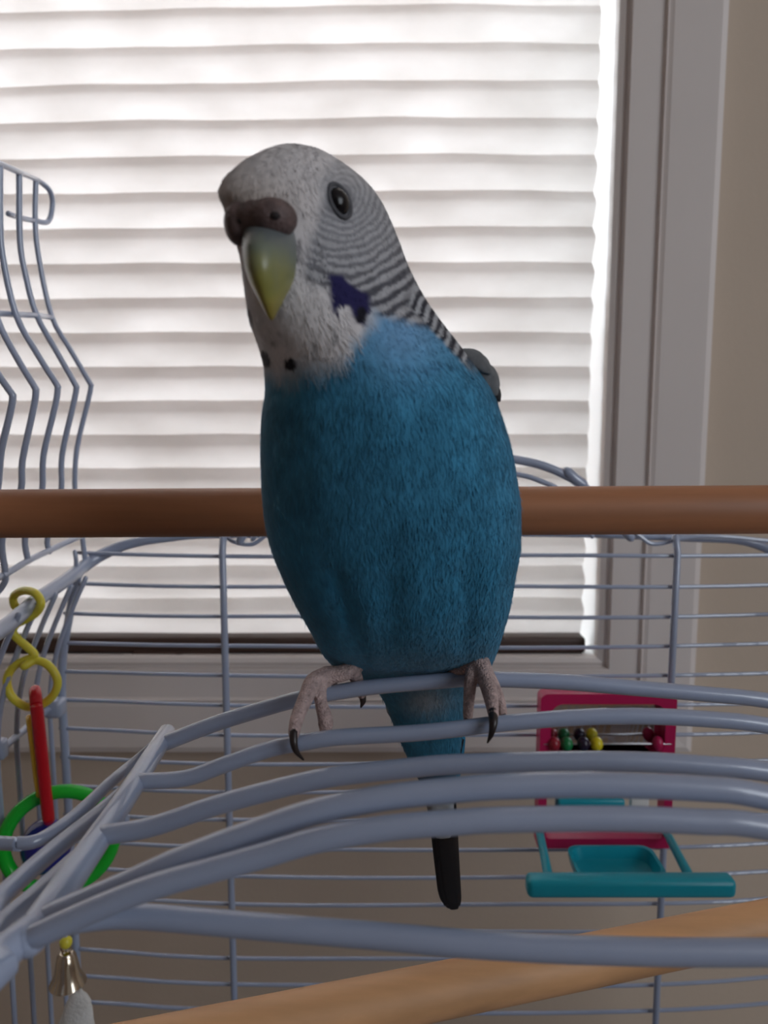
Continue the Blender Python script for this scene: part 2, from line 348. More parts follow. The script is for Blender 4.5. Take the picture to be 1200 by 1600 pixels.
rail = [PH(x, y, HF+.0005) for x, y in ((50, 1453), (130, 1436), (217, 1432), (400, 1447), (600, 1463), (733, 1475), (933, 1485), (1200, 1488))]
MB().tube(rail + [np.array([FXR, .1015, z(-HF)])], .0019, 14, res=5).build('front_rail', M_wire, roof)
for pts, r_, end in (([(243, 1163), (212, 1190), (173, 1222), (140, 1254), (100, 1288), (60, 1313), (27, 1318), (0, 1317)], .0013, .155),
                     ([(228, 1210), (192, 1240), (143, 1281), (100, 1315), (50, 1357), (0, 1402)], .0017, .135),
                     ([(190, 1282), (160, 1308), (120, 1340), (60, 1394), (0, 1444)], .0016, .118)):
    q = [PH(x, y, HF+(.0015 if i_ == 0 else .0045)) for i_, (x, y) in enumerate(pts)]; e = np.array([-.1535, .155 if end > .15 else q[-1][1]-.06, z(-.0855)])
    ex = [q[-1]*.5+e*.5] if end > .15 else [q[-1]+(q[-1]-q[-2])*1.6, q[-1]*.5+e*.5-np.array([0, .02, 0])]
    MB().tube(q + ex + [e], r_, 12, res=4).build('roof_wire', M_wire, roof)
q = PH(52, 1452, HF); e = PH(-5, 1497, HF+.0005)
MB().tube([q, e, e+(e-q)*1.3, np.array([-.11, .06, z(-.082)]), np.array([-.1535, .055, z(-.0855)])], .0025, 14, res=4).build('roof_wire', M_wire, roof)
for k in range(4): MB().tube([(FXR, .11+.02*k, z(-HF)), (.17, .11+.02*k, z(-HF)), (.219, .11+.02*k, z(-.08))], .0016, 10, res=3).build('roof_wire', M_wire, roof)
# upright open door on the left rim
DW = {.381: [(56, 280), (55, 348), (61, 405), (81, 495), (112, 550), (140, 598), (142, 604), (138, 625), (120, 702), (117, 764), (121, 800), (129, 842), (133, 879)],
      .341: [(30, 269), (31, 374), (40, 430), (57, 492), (90, 552), (117, 600), (119, 608), (115, 630), (97, 711), (96, 764), (87, 800), (74, 842), (77, 862)],
      .319: [(0, 256), (0, 340), (4, 400), (25, 492), (60, 556), (88, 600), (90, 608), (86, 635), (68, 711), (66, 764), (52, 800), (39, 842), (44, 877)],
      .2995: [(-34, 243), (-34, 340), (-27, 410), (-5, 497), (27, 560), (53, 603), (56, 612), (52, 640), (35, 720), (33, 764), (14, 800), (3, 850), (9, 899), (4, 915), (-8, 930)],
      .281: [(-74, 226), (-74, 340), (-66, 412), (-42, 505), (-12, 570), (16, 612), (20, 621), (16, 645), (2, 705), (-4, 764), (-20, 810), (-30, 870), (-26, 920)],
      .263: [(-120, 208), (-120, 340), (-112, 415), (-88, 512), (-58, 580), (-28, 620), (-24, 630), (-28, 660), (-42, 720), (-46, 764), (-60, 830), (-70, 940)]}
top = [P(*DW[Y][0], Y) for Y in sorted(DW)] + [P(77, 297, .392), P(82, 320, .396), P(75, 346, .392), P(55, 345, .382), P(31, 340, .365), P(13, 334, .352)]
door = MB().tube(top, .0013, 10, res=4).build('open_door', M_wire, cage)
MB().tube([P(-80, 945, .2625), P(-26, 914, .2825), P(0, 901, .2965), P(9, 897, .2995), P(44, 876, .319), P(77, 860, .341), P(109, 845, .3615), P(125, 838, .374)], .0014, 10, res=3).build('door_rail', M_wire, door)
MB().tube([P(-70, 487, .275), P(0, 490, .312), P(57, 493, .341), P(81, 496, .381)], .0013, 10).build('door_rail', M_wire, door)
for Y in DW: MB().tube([P(x, y, Y) for x, y in DW[Y]], .0013, 10, res=4).build('door_wire', M_wire, door)
MB().tube([P(117, 862, .372), P(119, 875, .372), P(118, 892, .372)], .0011, 8).build('door_latch', M_wire, door)

# ================================================================== PERCHES
pa, pb = P(-240, 804, .222), P(1560, 794, .222)
pr = thing('perch', 'reddish brown wooden dowel perch running level behind the budgie', 'perch', tuple((pa+pb)/2 - np.array([0, 0, .05])))
MB().tube([pa+(pb-pa)*i/14 for i in range(15)], .0071, 24, rough=.004).build('dowel', M_wood, pr)
for p, rx in ((pa, -.1525), (pb, .219)):
    s = 1 if rx < 0 else -1
    MB().tube([p+np.array([s*.001, 0, 0]), p+np.array([-s*.004, 0, -.01]), np.array([rx, .222, z(-.07)]), np.array([rx, .222, RIMZ-.004])], .0022, 10, res=4).build('bracket', M_wire, pr)
l0, l1 = PH(400, 1606, .16), PH(1200, 1444, .16); dv = (l1-l0)/(l1[0]-l0[0])
la, lb = l0+dv*(LX-l0[0]+.0005), l0+dv*(RX-.0005-l0[0])
lp = thing('perch', 'pale tan wooden dowel perch set diagonally low inside the cage', 'perch', tuple((la+lb)/2 - np.array([0, 0, .007])))
MB().tube([la+(lb-la)*i/14 for i in range(15)], .0072, 24, rough=.004).build('dowel', M_wood2, lp)

# ================================================================== MIRROR TOY
TY = .366
tl, br = P(843, 1080, TY), P(1049, 1319, TY); x0, x1, zt, zb = tl[0], br[0]-.002, tl[2], br[2]
toy = thing('mirror_toy', 'magenta framed toy mirror with coloured beads and turquoise swing perch on back wires', 'toy', ((x0+x1)/2, TY, zb))
def rrect(xa, xb, za, zb_, r, n=6):
    o = []
    for cx, cz, a0 in ((xb-r, zb_-r, 0), (xa+r, zb_-r, 90), (xa+r, za+r, 180), (xb-r, za+r, 270)):
        for k in range(n+1): a = math.radians(a0+90*k/n); o.append((cx+r*math.cos(a), cz+r*math.sin(a)))
    return o
def plate(outer, inner, ya, yb):
    n = len(outer); V = [(x, y, q) for y in (ya, yb) for loop in (outer, inner) for x, q in loop]; Fc = []
    for k in range(n):
        j = (k+1) % n
        Fc += [(k, j, n+j, n+k), (2*n+k, 3*n+k, 3*n+j, 2*n+j), (k, 2*n+k, 2*n+j, j), (n+k, n+j, 3*n+j, 3*n+k)]
    return V, Fc
zm = P(900, 1182, TY)[2]; g = .0052
fr = MB()
fr.add(*plate(rrect(x0, x1, zm-g/2, zt, .0035), rrect(x0+g, x1-g, zm+g/2, zt-g, .006), TY-.004, TY+.005))
fr.add(*plate(rrect(x0, x1, zb, zm+g/2, .0015), rrect(x0+g*.8, x1-g*.8, zb+g, zm-g/2, .002), TY-.004, TY+.005))
fr.build('frame', M_pink, toy)
MB().box((x0+.003, TY+.0015, zm+.001), (x1-.003, TY+.0035, zt-.003), .0005).build('mirror', M_mirror, toy)
pz = P(900, 1163, TY-.004)[2]
MB().tube([(x0+.002, TY-.0035, pz), (x1-.002, TY-.0035, pz)], .0006, 8).build('bead_rod', M_rod, toy)
for k, bx_ in enumerate((866, 886, 912, 933)):
    c = P(bx_, 1163, TY-.0045); MB().ball((c[0], TY-.0035, pz), (.0031, .0036, .0036)).build('bead', M_beads[k], toy)
c = P(1028, 1162, TY-.004); MB().ball((c[0], TY-.0035, pz), (.0028, .003, .004)).build('rod_end', M_pink, toy)
# lower turquoise drawer and swing perch
a_, b_ = P(870, 1247, TY-.002), P(976, 1268, TY-.002)
MB().box((a_[0], TY-.0035, b_[2]-.004), (b_[0], TY+.004, a_[2]), .002).build('slide', M_teal, toy)
a_, b_ = P(985, 1240, TY), P(1012, 1290, TY)
MB().box((a_[0], TY-.001, b_[2]), (b_[0], TY+.003, a_[2]), .001).build('white_tab', M_jamb, toy)
hz = -.2075
sw = MB().tube([PH(822, 1382, -hz), PH(1146, 1382, -hz)], .0044, 20)
swb = PH(822, 1382, -hz); swe = PH(1146, 1382, -hz)
bar = MB().box((swb[0], swb[1]-.0045, swb[2]-.0046), (swe[0], swe[1]+.0045, swe[2]+.0042), .0026).build('swing_perch', M_teal, toy)
for xa, xb in ((843, 857), (1040, 1078)):
    p0 = P(xa, 1298, TY-.003); p1 = PH(xb, 1372, -hz)
    MB().tube([p0, p0*.5+p1*.5, p1+np.array([0, -.002, 0])], [.0020, .0021, .0023], 10).build('swing_arm', M_teal, toy)
# cup: rounded rectangular dish with an open top
ca, cb = PH(898, 1322, -hz), PH(1030, 1364, -hz)
xa, xb, ya, yb = PH(896, 1350, -hz)[0], PH(1034, 1350, -hz)[0], cb[1]-.003, ca[1]+.001
V = []; loops = [(0, 0), (.0016, 0), (.0030, -.0055), (.006, -.007)]
outl = [(-.0, -.0018), (.001, -.006), (.004, -.0085)]
L = [rrect(xa+o_, xb-o_, ya+o_, yb-o_, .006) for o_, _ in loops]; n = len(L[0])
V = [(x, y, z(hz)+d) for lp_, (_, d) in zip(L, loops) for x, y in lp_]
L2 = [rrect(xa+o_, xb-o_, ya+o_, yb-o_, .006) for o_, _ in outl]; V += [(x, y, z(hz)+d) for lp_, (_, d) in zip(L2, outl) for x, y in lp_]
Fc = [(i*n+k, i*n+(k+1) % n, (i+1)*n+(k+1) % n, (i+1)*n+k) for i in range(3) for k in range(n)] + [tuple(range(3*n, 4*n))]
Fc += [(i*n+k, i*n+(k+1) % n, (i+1)*n+(k+1) % n, (i+1)*n+k) for i in (4, 5) for k in range(n)] + [tuple(range(6*n, 7*n))] + [(k, (k+1) % n, 4*n+(k+1) % n, 4*n+k) for k in range(n)]
MB().add(V, Fc).build('seed_cup', M_teal, toy)

# ================================================================== HANGING TOY
HY = .322
ht = thing('hanging_toy', 'hanging plastic toy of yellow hook, red link, green ring and small bell', 'toy', tuple(P(105, 1535, HY)))
hk = [(52, 946), (36, 953), (23, 946), (22, 931), (37, 923), (55, 927), (64, 942), (57, 957), (42, 967), (25, 976), (20, 988), (31, 1001), (46, 1014), (54, 1024), (42, 1030), (22, 1041), (11, 1061), (16, 1085), (32, 1100), (50, 1105), (72, 1097), (87, 1080), (89, 1060), (76, 1040), (56, 1032), (38, 1041)]
ys = [.338]*2+[.335]*2+[.330, .324, .321] + [HY]*(len(hk)-8) + [HY-.003]
MB().tube([P(x, y, Y) for (x, y), Y in zip(hk, ys)], .0018, 12, res=5).build('hook', M_yel, ht)
def link(name, a, b, half, rt, m_, yaw, flat=1.):
    A, B = P(*a, HY), P(*b, HY); c = (A+B)/2; d = (B-A)/2; Ln = np.linalg.norm(d); d /= Ln
    s = np.array([math.sin(yaw), math.cos(yaw), 0]); s -= d*np.dot(s, d); s /= np.linalg.norm(s); pts = []
    for k in range(9): t = math.pi*k/8; pts.append(c + d*(Ln-half) + half*(math.cos(t)*s + math.sin(t)*d))
    for k in range(9): t = math.pi*k/8; pts.append(c - d*(Ln-half) - half*(math.cos(t)*s + math.sin(t)*d))
    return MB().tube(pts, rt, 12, closed=True, res=2).build(name, m_, ht)
link('link', (55, 1080), (76, 1278), .008, .0026, M_red, -.44)
link('link', (46, 1122), (61, 1240), .006, .0014, M_orange, -.5)
cR = P(93, 1313, HY); pts = []
ux = np.array([math.cos(.25), math.sin(.25), 0]); uz = np.array([0, .12, 1.])
for k in range(36): t = 2*math.pi*k/36; pts.append(cR + 0.0230*math.cos(t)*ux + .0216*math.sin(t)*uz)
ring = MB().tube(pts, .0031, 14, closed=True).build('ring', M_green, ht)
cB = P(72, 1322, HY+.002)
MB().ball(cB, (.0108, .0108, .0122), 28, 18).build('ball', M_blue, ht)
pts = [P(72, 1275, HY), P(90, 1365, HY), P(100, 1420, HY), P(103, 1470, HY)]
MB().tube(pts, .0008, 8, res=4).build('cord', M_chalk, ht)
c = P(103, 1472, HY); MB().ball(c, (.0028, .0028, .0030)).build('bead', M_yel, ht)
c = P(106, 1534, HY)
bell = MB().lathe(c, [(.0005, .0150), (.0028, .0146), (.0042, .0128), (.0050, .009), (.0058, .004), (.0076, .0006), (.0082, -.0006), (.0078, -.0008), (.0068, .0010), (.0052, .004), (.0044, .009), (.0030, .0126), (.0005, .0135)]).build('bell', M_steel, ht)
pts = [np.array(c)+np.array([.0022*math.cos(t), 0, .0165+.0022*math.sin(t)]) for t in np.linspace(0, 2*math.pi, 13)[:-1]]
MB().tube(pts, .0005, 8, closed=True).build('bell_loop', M_steel, bell)
m = MB().tube([c+np.array([0, 0, .012]), c+np.array([.001, 0, -.001])], .0005, 8).ball(c+np.array([.001, 0, -.003]), (.0025, .0025, .0028)); m.build('clapper', M_steel, bell)
# cuttlebone clipped to the side wires
ct = P(126, 1548, .302); V = []; prof_ = [(0, .001), (.003, .0042), (.010, .0062), (.025, .0090), (.05, .0115), (.08, .0105), (.10, .006), (.108, .001)]
m = MB(); pts = [ct + np.array([-.16*d, .01*d, -d]) for d, _ in prof_]
m.tube(pts, [r for _, r in prof_], 16, res=4, rough=.05, flat=.6)
cb_ = tag(m.build('cuttlebone', M_chalk), 'rough white cuttlebone standing below the small bell', 'cuttlebone')

# ================================================================== BUDGERIGAR
feet_base = P(640, 1060, .17)
bird = thing('budgerigar', 'sky blue budgerigar with white face and yellow-green beak perched on a wire', 'bird', tuple(feet_base))
#        y    xl   xr    Yc    dr    br   phi
ROWS = [(224, 448, 462, .1430, .0012, .0015, -20),
        (227, 433, 479, .1430, .0040, .004, -22),
        (231, 421, 494, .1430, .0066, .007, -24),
        (237, 407, 508, .1430, .0092, .010, -26),
        (248, 386, 527, .1430, .0124, .013, -28),
        (262, 367, 547, .1430, .0152, .016, -31),
        (282, 348, 571, .1430, .0176, .0178, -34),
        (302, 341, 588, .1430, .0187, .0185, -37),
        (322, 348, 600, .1432, .0187, .0185, -38),
        (350, 357, 613, .1435, .0178, .018, -38),
        (380, 369, 625, .1440, .0176, .0175, -36),
        (410, 376, 636, .1445, .0178, .017, -34),
        (440, 380, 650, .1450, .0182, .017, -31),
        (470, 384, 667, .1455, .0186, .017, -27),
        (500, 389, 688, .1462, .0192, .0175, -22),
        (540, 403, 719, .1473, .0200, .019, -15),
        (575, 412, 744, .1486, .0210, .020, -9),
        (610, 414, 768, .1498, .0220, .021, -6),
        (650, 409, 784, .1510, .0228, .022, -4),
        (700, 407, 799, .1527, .0234, .0225, -2),
        (750, 408, 808, .1545, .0236, .0225, 0),
        (800, 412, 814, .1562, .0234, .022, 0),
        (850, 421, 814, .1582, .0228, .0215, 0),
        (900, 440, 806, .1605, .0216, .021, 0),
        (950, 464, 797, .1640, .0204, .020, 0),
        (990, 487, 786, .1680, .0188, .019, 0),
        (1020, 503, 776, .1730, .0170, .018, 0),
        (1040, 520, 767, .1790, .0145, .017, 0),
        (1056, 546, 751, .1855, .0115, .016, 0),
        (1075, 584, 734, .1920, .0105, .014, 0),
        (1100, 602, 727, .1965, .0090, .012, 0),
        (1130, 614, 724, .2000, .0075, .010, 0),
        (1160, 626, 721, .2030, .0060, .008, 0),
        (1190, 640, 717, .2060, .0048, .006, 0),
        (1215, 652, 712, .2085, .0036, .004, 0),
        (1240, 664, 706, .2110, .0020, .0025, 0)]
R_ = np.array(ROWS, float)
def mono(xq, x, y):                                   # monotone cubic
    h = np.diff(x); d = np.diff(y)/h; mm = np.zeros_like(y); mm[0] = d[0]; mm[-1] = d[-1]
    for i in range(1, len(x)-1):
        mm[i] = 0 if d[i-1]*d[i] <= 0 else 3*(h[i-1]+h[i])/((2*h[i]+h[i-1])/d[i-1]+(h[i]+2*h[i-1])/d[i])
    i = np.clip(np.searchsorted(x, xq)-1, 0, len(x)-2); t = (xq-x[i])/h[i]
    return (1+2*t)*(1-t)**2*y[i]+t*(1-t)**2*h[i]*mm[i]+t*t*(3-2*t)*y[i+1]+t*t*(t-1)*h[i]*mm[i+1]
yq = np.unique(np.concatenate([np.array([224, 224.6, 225.5, 226.5, 228, 230]), np.arange(232, 600, 2.2), np.arange(600, 1240.5, 4)]))
prm = np.stack([mono(yq, R_[:, 0], R_[:, k]) for k in range(1, 7)], 1)
SEG = 260
tt = np.linspace(-math.pi, math.pi, SEG, endpoint=False)
def vnoise(x, y, seed=0):
    x = np.asarray(x, float); y = np.asarray(y, float); xi = np.floor(x).astype(int); yi = np.floor(y).astype(int); fx = x-xi; fy = y-yi
    hsh = lambda a, b: (np.sin(a*127.1+b*311.7+seed*74.7)*43758.5453) % 1
    ux_ = fx*fx*(3-2*fx); uy_ = fy*fy*(3-2*fy)
    return (hsh(xi, yi)*(1-ux_)+hsh(xi+1, yi)*ux_)*(1-uy_)+(hsh(xi, yi+1)*(1-ux_)+hsh(xi+1, yi+1)*ux_)*uy_
def ss(a, b, x): t = np.clip((x-a)/(b-a), 0, 1); return t*t*(3-2*t)
def in_poly(x, y, poly, soft):                         # signed softness of a polygon patch
    inside = np.zeros(x.shape, bool); dist = np.full(x.shape, 1e9); n = len(poly)
    for i in range(n):
        (xa, ya), (xb, yb) = poly[i], poly[(i+1) % n]
        c_ = ((ya > y) != (yb > y)) & (x < (xb-xa)*(y-ya)/((yb-ya) if yb != ya else 1e-9)+xa); inside ^= c_
        t = np.clip(((x-xa)*(xb-xa)+(y-ya)*(yb-ya))/((xb-xa)**2+(yb-ya)**2), 0, 1); dist = np.minimum(dist, np.hypot(x-xa-t*(xb-xa), y-ya-t*(yb-ya)))
    return ss(-soft, soft, np.where(inside, dist, -dist))
def plumage(x, y, t):
    """feather colours as markings of the bird, plus some painted shading: x, y map over the breast side, t the angle round the body"""
    x = np.asarray(x, float); y = np.asarray(y, float); t = np.asarray(t, float)
    n1 = vnoise(x/14, y/22, 1); n2 = vnoise(x/45, y/60, 2); n3 = vnoise(x/5, y/9, 3)
    L = lambda c: np.array(c)[None, :]*np.ones(x.shape+(1,))
    blue = L((.042, .225, .385))*(.82+.24*n1+.22*n2)[:, None]
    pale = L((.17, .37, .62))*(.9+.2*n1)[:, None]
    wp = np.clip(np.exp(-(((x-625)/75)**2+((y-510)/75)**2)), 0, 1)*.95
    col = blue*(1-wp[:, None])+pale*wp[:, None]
    wl = ss(760, 1000, y)[:, None]; col = col*(1-wl*.55)+L((.022, .245, .43))*(.84+.3*n1)[:, None]*wl*.55
    # white mask and bib
    edge = 585 - 105*ss(500, 640, x) + 26*(n2-.5) + 18*(n1-.5)
    wm = 1-ss(-26, 22, y-edge); wm *= 1-ss(560, 610, x-.0*y)*ss(440, 470, y)
    white = L((.66, .64, .65))*(.93+.12*n1)[:, None]
    beige = np.exp(-(((x-390)/75)**2+((y-318)/48)**2)); white = white*(1-.42*beige[:, None]*np.array([.8, .95, 1.1])[None, :])  # forehead: slight beige plus brownish shading painted into the white
    col = col*(1-wm[:, None])+white*wm[:, None]
    # vent feathers
    vw = np.exp(-(((x-668)/34)**2+((y-1095)/22)**2)); col = col*(1-vw[:, None]*.6)+L((.5, .5, .5))*(.7+.5*n3)[:, None]*vw[:, None]*.6
    # barred cheek and nape
    d = np.hypot(x-536, (y-300)*.95)
    ph = 2*math.pi*(d/(6.4+d*.026)) + 3.2*vnoise(x/26, y/26, 5) + 1.6*vnoise(x/9, y/9, 6)
    bar = ss(.2, .8, .5+.5*np.sin(ph)); amp = .42+.5*ss(70, 170, d)
    front = 500 + 22*ss(300, 240, y) - 22*ss(330, 400, y) + 20*ss(430, 470, y) + 8*(n1-.5)
    low = 452 + 0.22*(x-510) + 10*(n1-.5)
    mb = ss(-14, 10, x-front)*(1-ss(-12, 10, y-(low+ss(560, 620, x)*-0 + 25*ss(520, 610, x))))
    fade = .60+.4*ss(240, 330, y)
    dark = L((.045, .047, .065)); lite = L((.40, .405, .43)); bc = lite*(1-(amp*bar)[:, None])+dark*(amp*bar)[:, None]
    mb = mb*fade
    col = col*(1-mb[:, None])+bc*mb[:, None]
    # bold scallops down the side of the neck
    e = (x-648)*.72-(y-470)*.69                         # distance right of a slanted line
    s_ = (x-648)*.69+(y-470)*.72
    mn = ss(-17, -9, e+3*(n3-.5))*ss(-30, 10, s_)*(1-ss(115, 150, s_))
    wv = .5+.5*np.sin(2*math.pi*(s_/17+.35*np.sin(e/8))+2*n1); wv = ss(.3, .6, wv)
    nc = L((.42, .44, .47))*(1-wv[:, None])+L((.012, .014, .03))*wv[:, None]
    col = col*(1-mn[:, None])+nc*mn[:, None]
    # the back: barred nape, scalloped mantle, blue rump
    bk = ss(1.75, 2.0, np.abs(t)); s2 = np.sin(2*math.pi*y/18+1.2*np.sin(t*14)); 
    bcol = L((.45, .46, .48))*(1-ss(-.3, .3, s2))[:, None]+L((.02, .02, .03))*ss(-.3, .3, s2)[:, None]
    rump = ss(850, 900, y)[:, None]; bcol = bcol*(1-rump)+L((.03, .28, .52))*rump
    bk = bk*ss(236, 262, y)
    col = col*(1-bk[:, None])+bcol*bk[:, None]
    # violet cheek patch, throat spots, and the gape shadow painted beside the beak
    navy = L((.018, .016, .085))
    patch = [(513, 428), (532, 430), (552, 446), (577, 462), (578, 482), (570, 508), (556, 504), (545, 478), (530, 480), (520, 492), (515, 465)]
    pm = in_poly(x+5*(n3-.5), y+5*(n1-.5), patch, 4)*(np.abs(t) < 1.8)
    col = col*(1-pm[:, None])+navy*pm[:, None]
    for (sx, sy, rx, ry, an, st) in ((564, 492, 9, 14, .2, 1), (414, 561, 8, 15, -.35, 1), (453, 569, 10, 11, -.5, 1), (389, 498, 5, 20, -.2, .85), (522, 527, 5, 14, 0, .5), (490, 545, 6, 9, .4, .45), (427, 536, 4, 5, 0, .4), (438, 490, 6, 9, 0, .35), (436, 522, 5, 5, 0, .3), (466, 392, 6, 20, .12, .6)):
        dx, dy = x-sx, y-sy; u = dx*math.cos(an)+dy*math.sin(an); v = -dx*math.sin(an)+dy*math.cos(an)
        q = np.hypot(u/rx, v/ry); sm = (1-ss(.75, 1.15, q))*st*(np.abs(t) < 1.9)
        col = col*(1-sm[:, None])+L((.008, .008, .016))*sm[:, None]
    # dark skin round the eye
    q = np.hypot((x-531)/25, (y-313)/29); sm = (1-ss(.6, 1.1, q))*.75; col = col*(1-sm[:, None])+L((.09, .095, .11))*sm[:, None]
    # tail root
    tl_ = ss(1190, 1222, y)[:, None]; col = col*(1-tl_)+L((.02, .05, .10))*tl_
    return np.clip(col, 0, 1)
V = np.zeros((len(yq), SEG, 3)); CX = np.zeros((len(yq), SEG)); CY = np.zeros((len(yq), SEG)); TT = np.tile(tt, (len(yq), 1))
def body_pt(i, t):
    xl, xr, Yc, dr, br_, ph = prm[i]; cx = (xl+xr)/2; hw = (xr-xl)/2; c = P(cx, yq[i], Yc); k = Yc/F/ray(cx, yq[i])[1]*1.0
    ph = math.radians(ph); cs = np.cos(t-ph); dep = np.where(cs > 0, dr, br_)
    # belly groove between the thighs and thigh bulges
    gv = math.exp(-((yq[i]-960)/95)**2); xx = cx+hw*np.sin(t)
    groove = gv*(cs > 0)*(.0011*np.exp(-((xx-612)/20)**2) + .0012*np.exp(-((xx-552-(yq[i]-960)*.28)/14)**2)*(yq[i] > 880) + .0010*np.exp(-((xx-718)/14)**2) - .0010*np.exp(-((xx-505-(yq[i]-960)*.25)/26)**2) - .0010*np.exp(-((xx-762)/26)**2))
    lump = .00025*np.sin(xx/17+yq[i]/31)*np.sin(yq[i]/23) if yq[i] > 560 else 0
    dY = -dep*cs+groove+lump; r0 = ray(cx, yq[i])
    return np.stack([c[0]+hw*k*np.sin(t)+dY*r0[0]/r0[1], c[1]+dY, c[2]+dY*r0[2]/r0[1]], -1), xx
def proj(v):
    q = v-np.array([0, 0, CZ]); dpt = q[..., 1]*cp-q[..., 2]*sp
    return 600+F*q[..., 0]/dpt, 800-F*(q[..., 1]*sp+q[..., 2]*cp)/dpt
for i in range(len(yq)):
    xl0, xr0 = prm[i][:2].copy()
    for _ in range(5):
        q, _x = body_pt(i, tt); X_, _y = proj(q); prm[i][0] += xl0-X_.min(); prm[i][1] += xr0-X_.max()
for i in range(len(yq)):
    V[i], CX[i] = body_pt(i, tt); CY[i] = yq[i]
    X_, Y_ = proj(V[i]); a_, b_ = int(X_.argmin()), int(X_.argmax()); frt = np.zeros(SEG, bool)
    frt[a_:b_+1] = True; CX[i] = np.where(frt, X_, CX[i]); CY[i] = np.where(frt, Y_, CY[i])
    mid_ = (tt[a_]+tt[b_])/2; hf = (tt[b_]-tt[a_])/2; TT[i] = np.clip((tt-mid_)/max(hf, .3)*math.pi/2, -math.pi, math.pi)
m = MB(); nR = len(yq)
idx = np.arange(nR*SEG).reshape(nR, SEG)
Fc = np.stack([idx[:-1], np.roll(idx, -1, 1)[:-1], np.roll(idx, -1, 1)[1:], idx[1:]], -1).reshape(-1, 4)
me = bpy.data.meshes.new('body'); me.from_pydata(V.reshape(-1, 3).tolist(), [], Fc.tolist()+[idx[0].tolist()[::-1], idx[-1].tolist()]); me.update()
bm = bmesh.new(); bm.from_mesh(me); bmesh.ops.recalc_face_normals(bm, faces=bm.faces[:]); bm.to_mesh(me); bm.free()
for p in me.polygons: p.use_smooth = True
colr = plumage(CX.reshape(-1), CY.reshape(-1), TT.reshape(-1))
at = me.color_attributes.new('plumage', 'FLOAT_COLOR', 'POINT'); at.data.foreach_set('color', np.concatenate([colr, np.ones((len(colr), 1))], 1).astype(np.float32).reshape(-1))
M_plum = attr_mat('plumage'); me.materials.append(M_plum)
body = bpy.data.objects.new('body', me); C.objects.link(body); put(body, bird)
# fine feather barbs lying over the body
gr = np.zeros_like(V); a = np.roll(V, -1, 1)-np.roll(V, 1, 1); b = np.zeros_like(V); b[1:-1] = V[2:]-V[:-2]; b[0] = b[1]; b[-1] = b[-2]
N = np.cross(a, b); N /= np.linalg.norm(N, axis=2, keepdims=True)+1e-12
cen = V.mean(1, keepdims=True); sgn = np.sign((N*(V-cen)).sum(2).mean()); N *= sgn
D = b/(np.linalg.norm(b, axis=2, keepdims=True)+1e-12)     # flow: down the body
NS = 52000
wt = np.linalg.norm(np.cross(a, b), axis=2); wt[:3] *= .3; wt[-12:] = 0; wt = wt.reshape(-1); wt /= wt.sum()
pick = rng.choice(nR*SEG, NS, p=wt)
p0 = V.reshape(-1, 3)[pick]; n0 = N.reshape(-1, 3)[pick]; d0 = D.reshape(-1, 3)[pick]
px, py, pt = CX.reshape(-1)[pick], CY.reshape(-1)[pick], TT.reshape(-1)[pick]
head = py < 330
barred = (px > 495) & (py < 560) & (py > 225) & (pt > 0)
spots = (py > 480) & (py < 590) & (px < 475)
keep = ~(barred & (rng.random(NS) < .35)) & ~((np.hypot(px-531, py-313) < 24) & (np.abs(pt) < 1.6)) & ~((np.abs(px-408) < 62) & (py > 322) & (py < 372) & (pt < .4) & (pt > -1.6))
side = np.cross(n0, d0); side /= np.linalg.norm(side, axis=1, keepdims=True)+1e-12
jit = rng.normal(0, .22, NS)[:, None]; dd = d0+side*jit; dd /= np.linalg.norm(dd, axis=1, keepdims=True)
Ls = (rng.uniform(.0011, .0024, NS)*np.where(py < 480, .62, 1.0)*np.where(py > 780, 1.25, 1)*np.where(barred, .42, 1)*np.where(spots, .5, 1))[:, None]; Wd = (rng.uniform(.00008, .00016, NS))[:, None]
lift = rng.uniform(.01, .07, NS)[:, None]*np.where(rng.random(NS) < .04, 4.5, 1)[:, None]
mid = p0+dd*Ls*.55+n0*(Ls*lift*.7+.00006); tip = p0+dd*Ls+n0*Ls*lift
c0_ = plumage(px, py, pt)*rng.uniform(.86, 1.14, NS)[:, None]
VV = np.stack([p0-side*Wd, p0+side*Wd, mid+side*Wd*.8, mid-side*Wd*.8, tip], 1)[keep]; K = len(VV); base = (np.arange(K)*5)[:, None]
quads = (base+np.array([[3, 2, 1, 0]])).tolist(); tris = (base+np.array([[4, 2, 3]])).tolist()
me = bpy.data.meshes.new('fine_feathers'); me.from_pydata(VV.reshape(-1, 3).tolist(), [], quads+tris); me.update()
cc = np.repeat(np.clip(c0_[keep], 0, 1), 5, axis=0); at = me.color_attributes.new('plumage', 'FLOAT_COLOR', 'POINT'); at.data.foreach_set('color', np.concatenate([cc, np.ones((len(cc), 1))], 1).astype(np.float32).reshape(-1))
for p in me.polygons: p.use_smooth = True
me.normals_split_custom_set_from_vertices(np.repeat(n0[keep], 5, axis=0).tolist())
me.materials.append(M_plum); ff = bpy.data.objects.new('fine_feathers', me); C.objects.link(ff); put(ff, bird); ff['kind'] = 'stuff'

def row_at(y):
    return np.array([np.interp(float(y), yq, prm[:, k]) for k in range(6)])
def surf(x, y, t=None):                                   # front surface point of the body under pixel (x, y)
    i = int(np.argmin(np.abs(yq-y)))
    if t is None:
        ts = np.linspace(-2.2, 2.2, 900); q, _x = body_pt(i, ts); X_, _y = proj(q); a_, b_ = int(X_.argmin()), int(X_.argmax())
        j = a_+int(np.argmin(np.abs(X_[a_:b_+1]-x))); t = ts[j]
    e_ = .01; q, _x = body_pt(i, np.array([t-e_, t, t+e_])); q2, _x = body_pt(i+4, np.array([t])); q1, _x = body_pt(i-4, np.array([t]))
    n_ = np.cross(q[2]-q[0], q1[0]-q2[0]); n_ /= np.linalg.norm(n_)
    return q[1], n_, t
